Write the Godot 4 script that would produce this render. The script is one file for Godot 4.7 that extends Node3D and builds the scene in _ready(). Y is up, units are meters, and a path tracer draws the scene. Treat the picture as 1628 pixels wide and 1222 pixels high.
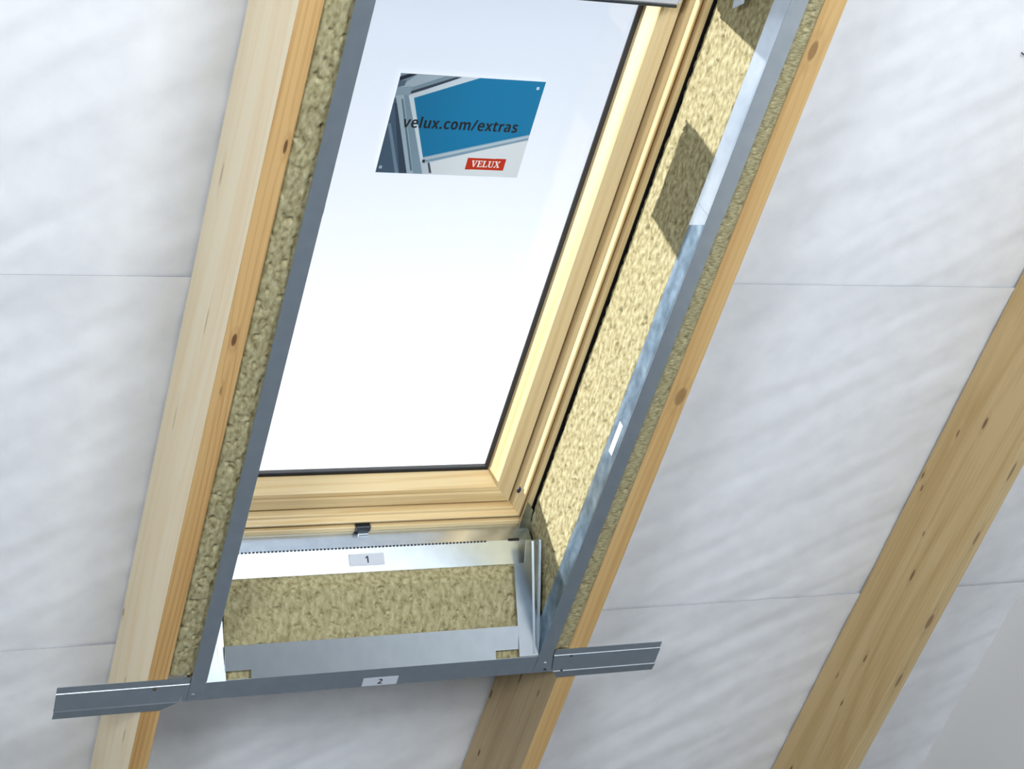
extends Node3D
# An attic roof slope seen from inside: underlay, rafters, mineral wool, a roof window and its steel lining frame.
# Roof coordinates: u along the eaves, v up the slope, n outward through the roof (0 = room face of the rafters).
const PITCH := 48.0
const DIST := 1.9                       # camera to the plane n = 0
const EYE := Vector3(0, 1.6, 0)
const U1 := Vector3(1, 0, 0)
var V1: Vector3
var N1: Vector3
var ROOF: Transform3D
var used := {}
var M := {}

# ---------------------------------------------------------------- helpers
func numbered(called: String) -> String:
	var k: int = used.get(called, 0)
	used[called] = k + 1
	return called if k == 0 else "%s_%03d" % [called, k]

func P(u: float, v: float, n: float) -> Vector3:
	return Vector3(u, v, -n)

func tag(o: Node, label: String, category := "", group := "", kind := "") -> void:
	if label: o.set_meta("label", label)
	if category: o.set_meta("category", category)
	if group: o.set_meta("group", group)
	if kind: o.set_meta("kind", kind)

# a thing on the roof: a node at its base, turned to the roof's axes
func roof_thing(called: String, label: String, category: String, at: Vector3, group := "", kind := "") -> Node3D:
	var o := Node3D.new()
	o.name = numbered(called)
	add_child(o, true)
	o.transform = Transform3D(ROOF.basis, ROOF * at)
	o.set_meta("base", at)
	tag(o, label, category, group, kind)
	return o

func base_of(o: Node) -> Vector3:
	return o.get_meta("base") if o.has_meta("base") else Vector3.ZERO

# a part: the mesh is in roof coordinates; its node sits at the parent's base
func part(called: String, mesh: ArrayMesh, mats, parent: Node3D, label := "") -> MeshInstance3D:
	var mi := MeshInstance3D.new()
	mi.name = called
	mi.mesh = mesh
	parent.add_child(mi, true)
	mi.set_meta("base", base_of(parent))
	if mats is Array:
		for i in mats.size(): mi.set_surface_override_material(i, mats[i])
	else:
		for i in mesh.get_surface_count(): mi.set_surface_override_material(i, mats)
	if label: mi.set_meta("label", label)
	return mi

func st0() -> SurfaceTool:
	var st := SurfaceTool.new()
	st.begin(Mesh.PRIMITIVE_TRIANGLES)
	st.set_smooth_group(-1)
	return st

func done(st: SurfaceTool, shift := Vector3.ZERO, into: ArrayMesh = null) -> ArrayMesh:
	st.generate_normals()
	var a := st.commit_to_arrays()
	var vs: PackedVector3Array = a[Mesh.ARRAY_VERTEX]
	if shift != Vector3.ZERO:
		for i in vs.size(): vs[i] -= shift
		a[Mesh.ARRAY_VERTEX] = vs
	var m := into if into else ArrayMesh.new()
	m.add_surface_from_arrays(Mesh.PRIMITIVE_TRIANGLES, a)
	return m

func tri(st: SurfaceTool, a: Vector3, b: Vector3, c: Vector3, out: Vector3, ua := Vector2.ZERO, ub := Vector2.ZERO, uc := Vector2.ZERO) -> void:
	if (b - a).cross(c - a).dot(out) > 0.0:
		var t := b; b = c; c = t
		var t2 := ub; ub = uc; uc = t2
	st.set_uv(ua); st.add_vertex(a)
	st.set_uv(ub); st.add_vertex(b)
	st.set_uv(uc); st.add_vertex(c)

func quad(st: SurfaceTool, a: Vector3, b: Vector3, c: Vector3, d: Vector3, out: Vector3, uv := []) -> void:
	if uv.is_empty(): uv = [Vector2(0, 0), Vector2(1, 0), Vector2(1, 1), Vector2(0, 1)]
	tri(st, a, b, c, out, uv[0], uv[1], uv[2])
	tri(st, a, c, d, out, uv[0], uv[2], uv[3])

# box with chamfered edges between two corners
func cbox(st: SurfaceTool, lo: Vector3, hi: Vector3, c := 0.001) -> void:
	var a := Vector3(minf(lo.x, hi.x), minf(lo.y, hi.y), minf(lo.z, hi.z))
	var b := Vector3(maxf(lo.x, hi.x), maxf(lo.y, hi.y), maxf(lo.z, hi.z))
	var mid := (a + b) / 2
	var h := (b - a) / 2
	c = minf(c, minf(h.x, minf(h.y, h.z)) * 0.6)
	var k := h - Vector3(c, c, c)
	for ax in 3:
		var i := (ax + 1) % 3
		var j := (ax + 2) % 3
		for s in [-1.0, 1.0]:
			var q := []
			for e in [[-1, -1], [1, -1], [1, 1], [-1, 1]]:
				var p := Vector3.ZERO
				p[ax] = s * h[ax]; p[i] = e[0] * k[i]; p[j] = e[1] * k[j]
				q.append(mid + p)
			var o := Vector3.ZERO; o[ax] = s
			quad(st, q[0], q[1], q[2], q[3], o)
		for s in [-1.0, 1.0]:
			for t in [-1.0, 1.0]:
				var q := []
				for e in [-1.0, 1.0]:
					var p := Vector3.ZERO
					p[ax] = e * k[ax]; p[i] = s * h[i]; p[j] = t * k[j]
					q.append(mid + p)
				for e in [1.0, -1.0]:
					var p := Vector3.ZERO
					p[ax] = e * k[ax]; p[i] = s * k[i]; p[j] = t * h[j]
					q.append(mid + p)
				var o := Vector3.ZERO; o[i] = s; o[j] = t
				quad(st, q[0], q[1], q[2], q[3], o)
	for sx in [-1.0, 1.0]:
		for sy in [-1.0, 1.0]:
			for sz in [-1.0, 1.0]:
				var s := Vector3(sx, sy, sz)
				tri(st, mid + s * Vector3(h.x, k.y, k.z), mid + s * Vector3(k.x, h.y, k.z), mid + s * Vector3(k.x, k.y, h.z), s)

func box_part(called: String, lo: Vector3, hi: Vector3, mat, parent: Node3D, c := 0.001, label := "") -> MeshInstance3D:
	var st := st0()
	cbox(st, lo, hi, c)
	return part(called, done(st, base_of(parent)), mat, parent, label)

# one mitred side of a rectangular frame; profile: closed list of (o outward, n), counter-clockwise or not
func ring_side(profile: Array, rect: Array, side: String) -> SurfaceTool:
	var st := st0()
	var area := 0.0
	for i in profile.size():
		var a: Vector2 = profile[i]
		var b: Vector2 = profile[(i + 1) % profile.size()]
		area += a.x * b.y - b.x * a.y
	var e0 := []
	var e1 := []
	for p in profile:
		var o: float = p.x
		var n: float = p.y
		var l: float = rect[0] - o
		var r: float = rect[1] + o
		var ov: float = o * 1.3 if o < 0.0 else o      # sill and head splay more than the jambs
		var b: float = rect[2] - ov
		var t: float = rect[3] + ov
		match side:
			"right": e0.append(P(r, b, n)); e1.append(P(r, t, n))
			"left": e0.append(P(l, b, n)); e1.append(P(l, t, n))
			"bottom": e0.append(P(l, b, n)); e1.append(P(r, b, n))
			"top": e0.append(P(l, t, n)); e1.append(P(r, t, n))
	var od: Vector3 = {"right": Vector3(1, 0, 0), "left": Vector3(-1, 0, 0), "bottom": Vector3(0, -1, 0), "top": Vector3(0, 1, 0)}[side]
	var L: float = (e1[0] - e0[0]).length()
	for i in profile.size():
		var j := (i + 1) % profile.size()
		var d: Vector2 = profile[j] - profile[i]
		var nn := Vector2(d.y, -d.x) * (1.0 if area > 0 else -1.0)
		var out := od * nn.x + Vector3(0, 0, -1) * nn.y
		quad(st, e0[i], e1[i], e1[j], e0[j], out)
	return st

# a folded sheet of steel: a polyline of (v, n) run from u0 to u1 (each point may have its own ends), with thickness
func folded(pts: Array, u0: Array, u1: Array, thick := 0.0012, side := 1.0) -> SurfaceTool:
	var st := st0()
	var off := []
	for i in pts.size():
		var d := Vector2.ZERO
		if i > 0: d += (pts[i] - pts[i - 1]).normalized()
		if i < pts.size() - 1: d += (pts[i + 1] - pts[i]).normalized()
		d = d.normalized()
		off.append(pts[i] + Vector2(-d.y, d.x) * thick * side)
	for i in pts.size() - 1:
		var d: Vector2 = (pts[i + 1] - pts[i]).normalized()
		var nr := Vector2(-d.y, d.x) * side
		var o3 := Vector3(0, nr.x, -nr.y)
		var a: Vector2 = pts[i]
		var b: Vector2 = pts[i + 1]
		var c: Vector2 = off[i]
		var e: Vector2 = off[i + 1]
		quad(st, P(u0[i], a.x, a.y), P(u1[i], a.x, a.y), P(u1[i + 1], b.x, b.y), P(u0[i + 1], b.x, b.y), -o3)
		quad(st, P(u0[i], c.x, c.y), P(u1[i], c.x, c.y), P(u1[i + 1], e.x, e.y), P(u0[i + 1], e.x, e.y), o3)
		quad(st, P(u0[i], a.x, a.y), P(u0[i + 1], b.x, b.y), P(u0[i + 1], e.x, e.y), P(u0[i], c.x, c.y), Vector3(-1, 0, 0))
		quad(st, P(u1[i], a.x, a.y), P(u1[i + 1], b.x, b.y), P(u1[i + 1], e.x, e.y), P(u1[i], c.x, c.y), Vector3(1, 0, 0))
	var z := pts.size() - 1
	var d0: Vector2 = (pts[0] - pts[1]).normalized()
	var d1: Vector2 = (pts[z] - pts[z - 1]).normalized()
	quad(st, P(u0[0], pts[0].x, pts[0].y), P(u1[0], pts[0].x, pts[0].y), P(u1[0], off[0].x, off[0].y), P(u0[0], off[0].x, off[0].y), Vector3(0, d0.x, -d0.y))
	quad(st, P(u0[z], pts[z].x, pts[z].y), P(u1[z], pts[z].x, pts[z].y), P(u1[z], off[z].x, off[z].y), P(u0[z], off[z].x, off[z].y), Vector3(0, d1.x, -d1.y))
	return st

# a flat plate from a polygon of roof points, thickened along `out`
func plate(poly: Array, out: Vector3, thick := 0.0012) -> SurfaceTool:
	var st := st0()
	var ax := out.normalized()
	var e1: Vector3 = (poly[1] - poly[0]).normalized()
	var e2 := ax.cross(e1).normalized()
	var flat := PackedVector2Array()
	for p in poly: flat.append(Vector2((p - poly[0]).dot(e1), (p - poly[0]).dot(e2)))
	var idx := Geometry2D.triangulate_polygon(flat)
	var mid := Vector3.ZERO
	for p in poly: mid += p / poly.size()
	for i in range(0, idx.size(), 3):
		tri(st, poly[idx[i]] + ax * thick, poly[idx[i + 1]] + ax * thick, poly[idx[i + 2]] + ax * thick, ax, flat[idx[i]], flat[idx[i + 1]], flat[idx[i + 2]])
		tri(st, poly[idx[i]], poly[idx[i + 1]], poly[idx[i + 2]], -ax, flat[idx[i]], flat[idx[i + 1]], flat[idx[i + 2]])
	var turn := 0.0
	for i in flat.size(): turn += flat[i].cross(flat[(i + 1) % flat.size()])
	for i in poly.size():
		var a: Vector3 = poly[i]
		var b: Vector3 = poly[(i + 1) % poly.size()]
		var o := (b - a).cross(ax) * (1.0 if turn > 0 else -1.0)
		quad(st, a, b, b + ax * thick, a + ax * thick, o)
	return st

func noise(seed_: int, freq: float, octaves := 3, type := FastNoiseLite.TYPE_SIMPLEX_SMOOTH) -> FastNoiseLite:
	var f := FastNoiseLite.new()
	f.seed = seed_
	f.frequency = freq
	f.noise_type = type
	f.fractal_octaves = octaves
	return f

# a smooth grid: f(i, j) -> point; hole(i, j) -> leave the cell out
func grid(nu: int, nv: int, f: Callable, out: Vector3, shift: Vector3, hole = null, into: ArrayMesh = null) -> ArrayMesh:
	var vs := PackedVector3Array()
	var ns := PackedVector3Array()
	var uv := PackedVector2Array()
	vs.resize((nu + 1) * (nv + 1)); ns.resize(vs.size()); uv.resize(vs.size())
	for j in nv + 1:
		for i in nu + 1:
			vs[j * (nu + 1) + i] = f.call(float(i) / nu, float(j) / nv) - shift
			uv[j * (nu + 1) + i] = Vector2(float(i) / nu, float(j) / nv)
	for j in nv + 1:
		for i in nu + 1:
			var a := vs[j * (nu + 1) + mini(i + 1, nu)] - vs[j * (nu + 1) + maxi(i - 1, 0)]
			var b := vs[mini(j + 1, nv) * (nu + 1) + i] - vs[maxi(j - 1, 0) * (nu + 1) + i]
			var n := a.cross(b).normalized()
			ns[j * (nu + 1) + i] = n if n.dot(out) > 0 else -n
	var idx := PackedInt32Array()
	var flip := ((vs[1] - vs[0]).cross(vs[nu + 1] - vs[0])).dot(out) > 0.0
	for j in nv:
		for i in nu:
			if hole != null and hole.call(i, j): continue
			var a := j * (nu + 1) + i
			var b := a + 1
			var c := a + nu + 1
			var d := c + 1
			if flip: idx.append_array(PackedInt32Array([a, c, b, b, c, d]))
			else: idx.append_array(PackedInt32Array([a, b, c, b, d, c]))
	var arr := []
	arr.resize(Mesh.ARRAY_MAX)
	arr[Mesh.ARRAY_VERTEX] = vs
	arr[Mesh.ARRAY_NORMAL] = ns
	arr[Mesh.ARRAY_TEX_UV] = uv
	arr[Mesh.ARRAY_INDEX] = idx
	var m := into if into else ArrayMesh.new()
	m.add_surface_from_arrays(Mesh.PRIMITIVE_TRIANGLES, arr)
	return m

# ---------------------------------------------------------------- materials
func mat(c: Color, rough := 0.8, metal := 0.0, tex: Texture2D = null) -> StandardMaterial3D:
	var m := StandardMaterial3D.new()
	m.albedo_color = c
	m.roughness = rough
	m.metallic = metal
	if tex: m.albedo_texture = tex
	return m

func mix3(a: Color, b: Color, t: float) -> Color:
	return a.lerp(b, clampf(t, 0.0, 1.0))

# sawn spruce: grain runs along the image's height; knots: [x, y, radius x, radius y, darkness]
func wood_image(w: int, h: int, sd: int, pale: Color, deep: Color, rings: float, knots: Array, streak := 0.5, across := false, kr := 1.0) -> Image:
	var im := Image.create_empty(h if across else w, w if across else h, false, Image.FORMAT_RGB8)
	var bend := noise(sd, 0.004, 2)
	var fibre := noise(sd + 1, 0.02, 2)
	var tone := noise(sd + 2, 0.006, 2)
	for y in h:
		for x in w:
			var fx := float(x) / w
			var fy := float(y) / h
			var warp := bend.get_noise_2d(x * 0.8, y * 0.25) * 1.6
			var dark := 0.0
			for k in knots:
				var dx: float = (fx - k[0]) / (k[2] * kr)
				var dy: float = (fy - k[1]) / (k[3] * kr)
				if absf(dx) > 5.0 or absf(dy) > 5.0: continue
				var d := sqrt(dx * dx + dy * dy)
				warp += exp(-d * 0.7) * 1.1 * signf(dx)
				dark = maxf(dark, (1.0 - smoothstep(0.65, 1.15, d)) * k[4])
				dark = maxf(dark, exp(-pow((d - 1.6) / 0.5, 2.0)) * 0.12 * k[4])
			var r := fx * rings + warp
			var g := pow(0.5 + 0.5 * sin(r * TAU), 3.0) * 0.38
			g += (0.5 + fibre.get_noise_2d(x * 6.0, y * 0.22)) * 0.25 * streak * 2.0
			g += tone.get_noise_2d(x * 1.4, y * 0.22) * 0.5
			var c := mix3(pale, deep, g)
			c = mix3(c, Color(0.33, 0.21, 0.11), dark)
			if across: im.set_pixel(y, x, c)
			else: im.set_pixel(x, y, c)
	return im

func tex(im: Image) -> ImageTexture:
	im.generate_mipmaps()
	return ImageTexture.create_from_image(im)

func cloud_image(s: int, f: FastNoiseLite, stops: Array) -> Image:
	var src := f.get_seamless_image(s, s)
	var im := Image.create_empty(s, s, false, Image.FORMAT_RGB8)
	for y in s:
		for x in s:
			var t := src.get_pixel(x, y).r
			var c: Color = stops[0][1]
			for k in stops.size() - 1:
				if t >= stops[k][0]: c = (stops[k][1] as Color).lerp(stops[k + 1][1], clampf((t - stops[k][0]) / (stops[k + 1][0] - stops[k][0]), 0, 1))
			im.set_pixel(x, y, c)
	return im

func tri_mat(m: StandardMaterial3D, scale: Vector3) -> StandardMaterial3D:
	m.uv1_triplanar = true
	m.uv1_triplanar_sharpness = 8.0
	m.uv1_scale = scale
	return m

func materials() -> void:
	# underlay felt
	var felt := cloud_image(256, noise(11, 0.02, 4), [[0.0, Color(0.885, 0.885, 0.89)], [0.5, Color(0.905, 0.905, 0.91)], [1.0, Color(0.92, 0.92, 0.922)]])
	M.felt = tri_mat(mat(Color.WHITE, 0.85, 0.0, tex(felt)), Vector3(3, 3, 3))
	M.felt_lap_shade = mat(Color(0.62, 0.62, 0.64), 0.9)  # grey that paints the dark gap line where sheets lap
	M.plaster = mat(Color(0.88, 0.875, 0.87), 0.9)
	M.plain = mat(Color(0.78, 0.78, 0.78), 0.9)
	M.concrete = tri_mat(mat(Color.WHITE, 0.85, 0.0, tex(cloud_image(128, noise(12, 0.03, 3), [[0.0, Color(0.42, 0.44, 0.46)], [1.0, Color(0.52, 0.54, 0.56)]]))), Vector3(1, 1, 1))
	M.board = mat(Color(0.45, 0.36, 0.26), 0.9)
	# mineral wool
	var wool := cloud_image(512, noise(21, 0.035, 5), [[0.0, Color(0.36, 0.32, 0.20)], [0.28, Color(0.535, 0.495, 0.35)], [0.5, Color(0.60, 0.565, 0.42)], [0.75, Color(0.66, 0.63, 0.485)], [1.0, Color(0.73, 0.70, 0.58)]])
	var wt := tex(wool)
	M.wool = tri_mat(mat(Color.WHITE, 1.0, 0.0, wt), Vector3(5.5, 3.2, 5.5))
	M.wool.heightmap_enabled = true
	M.wool.heightmap_texture = wt
	M.wool.heightmap_scale = 0.07
	M.wool_across = tri_mat(mat(Color.WHITE, 1.0, 0.0, wt), Vector3(4.5, 14.0, 4.5))
	M.wool_across.heightmap_enabled = true
	M.wool_across.heightmap_texture = wt
	M.wool_across.heightmap_scale = 0.07
	# galvanised steel: faint spangle in the roughness and the colour
	var zinc := tex(cloud_image(256, noise(31, 0.03, 3, FastNoiseLite.TYPE_CELLULAR), [[0.0, Color(0.81, 0.845, 0.87)], [1.0, Color(0.86, 0.89, 0.91)]]))
	M.zinc = tri_mat(mat(Color.WHITE, 0.26, 1.0, zinc), Vector3(6, 6, 6))
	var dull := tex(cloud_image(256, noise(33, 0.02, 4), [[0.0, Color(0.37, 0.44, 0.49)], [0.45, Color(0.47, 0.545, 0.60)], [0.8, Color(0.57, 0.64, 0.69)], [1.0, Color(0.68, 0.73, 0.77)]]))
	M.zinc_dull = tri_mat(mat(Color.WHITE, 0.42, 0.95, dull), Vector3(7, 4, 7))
	M.alu = mat(Color(0.80, 0.81, 0.84), 0.45, 0.2)
	M.paper = mat(Color(0.74, 0.755, 0.785), 0.7)
	M.ink = mat(Color(0.09, 0.10, 0.12), 0.6)
	M.black = mat(Color(0.075, 0.078, 0.09), 0.6)
	M.collar = mat(Color(0.085, 0.083, 0.095), 0.55)
	M.gasket = mat(Color(0.16, 0.17, 0.19), 0.5)
	M.dark_steel = mat(Color(0.30, 0.32, 0.34), 0.4, 0.9)
	# window timber, lacquered pine
	var pale := Color(0.862, 0.772, 0.59)
	var deep := Color(0.775, 0.64, 0.43)
	M.pine_up = tri_mat(mat(Color.WHITE, 0.42, 0.0, tex(wood_image(192, 512, 51, pale, deep, 7.0, []))), Vector3(7, 0.9, 7))
	M.pine_along = tri_mat(mat(Color.WHITE, 0.42, 0.0, tex(wood_image(192, 512, 52, pale, deep, 6.0, [], 0.5, true))), Vector3(1.4, 7, 7))
	M.pine_along.uv1_offset = Vector3(0.5, 0, 0)
	M.glass = mat(Color(0.9, 0.96, 0.97, 0.025), 0.02)
	M.glass.transparency = BaseMaterial3D.TRANSPARENCY_ALPHA
	M.teal = mat(Color(0.06, 0.47, 0.65), 0.5)

# ---------------------------------------------------------------- the scene
func _ready() -> void:
	var p := deg_to_rad(PITCH)
	V1 = Vector3(0, sin(p), cos(p))
	N1 = Vector3(0, cos(p), -sin(p))
	ROOF = Transform3D(Basis(U1, V1, -N1), EYE + N1 * DIST)
	light_and_camera()
	materials()
	setting()
	rafters()
	window()
	wool()
	steel()
	leaflet()
	small_things()

func light_and_camera() -> void:
	var cx := U1 * 0.904285 + V1 * 0.260725 - N1 * 0.338069
	var cy := U1 * 0.010710 + V1 * 0.777760 + N1 * 0.628470
	var cz := -(U1 * 0.426794 - V1 * 0.571937 + N1 * 0.700524)
	var cam := Camera3D.new()
	cam.name = "camera"
	cam.transform = Transform3D(Basis(cx, cy, cz), EYE)
	cam.fov = 22.241
	cam.near = 0.05
	cam.far = 200.0
	add_child(cam)
	cam.current = true

	var env := Environment.new()
	var sky := Sky.new()
	var sm := ProceduralSkyMaterial.new()
	sm.sky_top_color = Color(0.63, 0.675, 0.745)
	sm.sky_horizon_color = Color(0.985, 0.995, 1.0)
	sm.sky_curve = 0.09
	sm.ground_horizon_color = Color(0.985, 0.995, 1.0)
	sm.ground_bottom_color = Color(0.45, 0.45, 0.42)
	sm.ground_curve = 0.05
	sm.sky_energy_multiplier = 1.25
	sm.ground_energy_multiplier = 1.25
	sm.sun_angle_max = 1.0
	sky.sky_material = sm
	env.background_mode = Environment.BG_SKY
	env.sky = sky
	env.ambient_light_source = Environment.AMBIENT_SOURCE_DISABLED
	env.reflected_light_source = Environment.REFLECTION_SOURCE_SKY
	env.tonemap_mode = Environment.TONE_MAPPER_LINEAR
	env.tonemap_exposure = 1.0
	env.sdfgi_enabled = true
	env.ssao_enabled = true
	env.ssil_enabled = true
	var we := WorldEnvironment.new()
	we.name = "world_environment"
	we.environment = env
	add_child(we)

	# a flood lamp on a post outside, to the left of the house: its hard light comes in through the pane
	flood_lamp(ROOF * P(-3.93, -1.33, 2.70), ROOF * P(1.25, -1.5, 0.15), 98.0)

	# two unseen panels added to light the slope, above and behind the camera
	panel_light("added_light_panel", Vector3(-1.35, 2.0, 0.55), Vector2(0.9, 0.6), Vector3(0.5, 1.65, -2.6), 7.1, "added unseen tilted white light panel on a stand at the left of the camera")
	panel_light("added_light_panel", Vector3(1.35, 2.5, 0.6), Vector2(0.9, 0.6), Vector3(1.7, 1.75, -2.5), 6.9, "added unseen tilted white light panel on a stand at the right of the camera")

func panel_light(called: String, at: Vector3, size: Vector2, aim: Vector3, energy: float, label: String) -> void:
	var root := Node3D.new()
	root.name = numbered(called)
	add_child(root)
	root.position = Vector3(at.x, 0, at.z)
	tag(root, label, "light", "added light panels")
	var head := Transform3D(Basis.looking_at((aim - at).normalized(), Vector3.UP), Vector3(0, at.y, 0))
	var glow := mat(Color(0.9, 0.9, 0.9), 0.6)
	glow.emission_enabled = true
	glow.emission = Color(0.96, 0.98, 1.0)
	glow.emission_energy_multiplier = 1.25
	var st := st0()
	cbox(st, Vector3(-size.x / 2, -size.y / 2, 0.0), Vector3(size.x / 2, size.y / 2, 0.05), 0.004)
	var df := part("diffuser", done(st), glow, root)
	df.transform = head
	var fr := st0()
	for s in [-1.0, 1.0]:
		cbox(fr, Vector3(-size.x / 2 - 0.03, s * (size.y / 2 + 0.015) - 0.014, -0.005), Vector3(size.x / 2 + 0.03, s * (size.y / 2 + 0.015) + 0.014, 0.06), 0.003)
		cbox(fr, Vector3(s * (size.x / 2 + 0.015) - 0.014, -size.y / 2, -0.005), Vector3(s * (size.x / 2 + 0.015) + 0.014, size.y / 2, 0.06), 0.003)
	var ca := part("casing", done(fr), mat(Color(0.8, 0.8, 0.8), 0.5), root)
	ca.transform = head
	var pole := st0()
	cbox(pole, Vector3(-0.015, 0.0, 0.06), Vector3(0.015, at.y, 0.09), 0.004)
	part("stand", done(pole), M_dark(), root)
	var foot := st0()
	cbox(foot, Vector3(-0.3, 0.0, -0.22), Vector3(0.3, 0.02, 0.38), 0.004)
	part("foot", done(foot), M_dark(), root)
	var l := AreaLight3D.new()
	l.name = "lamp"
	l.area_size = size
	l.light_color = Color(0.94, 0.97, 1.0)
	l.light_energy = energy
	l.area_range = 20.0
	l.area_attenuation = 2.0
	l.shadow_enabled = true
	add_child(l)
	l.transform = Transform3D(head.basis, at - head.basis.z * 0.012)

func flood_lamp(at: Vector3, aim: Vector3, energy: float) -> void:
	var root := Node3D.new()
	root.name = numbered("flood_lamp")
	add_child(root)
	root.position = Vector3(at.x, -0.12, at.z)
	tag(root, "flood lamp on a tall post outside the gable, shining in through the window", "lamp")
	var head := Transform3D(Basis.looking_at((aim - at).normalized(), Vector3.UP), Vector3(0, at.y + 0.12, 0))
	var glow := mat(Color(0.9, 0.9, 0.9), 0.5)
	glow.emission_enabled = true
	glow.emission = Color(0.985, 0.985, 1.0)
	glow.emission_energy_multiplier = 6.0
	var shell := st0()
	var lens := st0()
	var prof := [Vector2(0.0, 0.16), Vector2(0.05, 0.155), Vector2(0.09, 0.11), Vector2(0.115, 0.03), Vector2(0.12, 0.0), Vector2(0.108, 0.0), Vector2(0.104, 0.012)]
	for k in 20:
		var a0 := TAU * k / 20
		var a1 := TAU * (k + 1) / 20
		var d0 := Vector3(cos(a0), sin(a0), 0)
		var d1 := Vector3(cos(a1), sin(a1), 0)
		for i in prof.size() - 1:
			var q0 := Vector3(0, 0, prof[i].y)
			var q1 := Vector3(0, 0, prof[i + 1].y)
			var out: Vector3 = (d0 + d1) * (prof[i].x + 0.01) + Vector3(0, 0, 0.05 if i < 3 else -0.3)
			quad(shell, q0 + d0 * prof[i].x, q0 + d1 * prof[i].x, q1 + d1 * prof[i + 1].x, q1 + d0 * prof[i + 1].x, out)
		tri(lens, Vector3(0, 0, 0.01), d0 * 0.105 + Vector3(0, 0, 0.01), d1 * 0.105 + Vector3(0, 0, 0.01), Vector3(0, 0, -1))
	part("housing", done(shell), M_dark(), root).transform = head
	part("lens", done(lens), glow, root).transform = head
	var post := st0()
	cbox(post, Vector3(-0.03, 0.0, -0.03), Vector3(0.03, at.y, 0.03), 0.006)
	var po := part("post", done(post), M_dark(), root)
	po.position = head.basis.z * 0.13 * Vector3(1, 0, 1)
	var l := SpotLight3D.new()
	l.name = "flood_light"
	l.light_color = Color(0.985, 0.985, 1.0)
	l.light_energy = energy
	l.light_size = 0.05
	l.spot_range = 20.0
	l.spot_attenuation = 2.0
	l.spot_angle = 13.0
	l.spot_angle_attenuation = 0.2
	l.shadow_enabled = true
	add_child(l)
	l.transform = Transform3D(head.basis, at - head.basis.z * 0.02)

func M_dark() -> StandardMaterial3D:
	return mat(Color(0.25, 0.25, 0.26), 0.6)

const X0 := -2.3
const X1 := 2.51
func world_box(called: String, lo: Vector3, hi: Vector3, m: Material, label: String, category: String) -> void:
	var o := MeshInstance3D.new()
	o.name = called
	var st := st0()
	var mid := (lo + hi) / 2
	var basep := Vector3(mid.x, lo.y, mid.z)
	cbox(st, lo - basep, hi - basep, 0.002)
	o.mesh = done(st)
	o.position = basep
	o.set_surface_override_material(0, m)
	add_child(o)
	tag(o, label, category, "", "structure")

# a gable wall: its top edge follows the added roof boards
func gable(called: String, x0: float, x1: float, m: Material, label: String) -> void:
	var o := MeshInstance3D.new()
	o.name = called
	var basep := Vector3((x0 + x1) / 2, 0, -0.8)
	var poly := []
	for q in [P(x0, -4.05, 0.184), P(x0, 0.1, 0.184)]: poly.append(ROOF * q - basep)
	poly[0] = poly[0] + V1 * ((-(poly[0] + basep).y) / V1.y)
	poly.append(Vector3(x0, 3.05, 3.1) - basep)
	poly.append(Vector3(x0, 0.0, 3.1) - basep)
	o.mesh = done(plate(poly, Vector3(1, 0, 0), x1 - x0))
	o.position = basep
	o.set_surface_override_material(0, m)
	add_child(o)
	tag(o, label, "wall", "", "structure")

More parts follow.
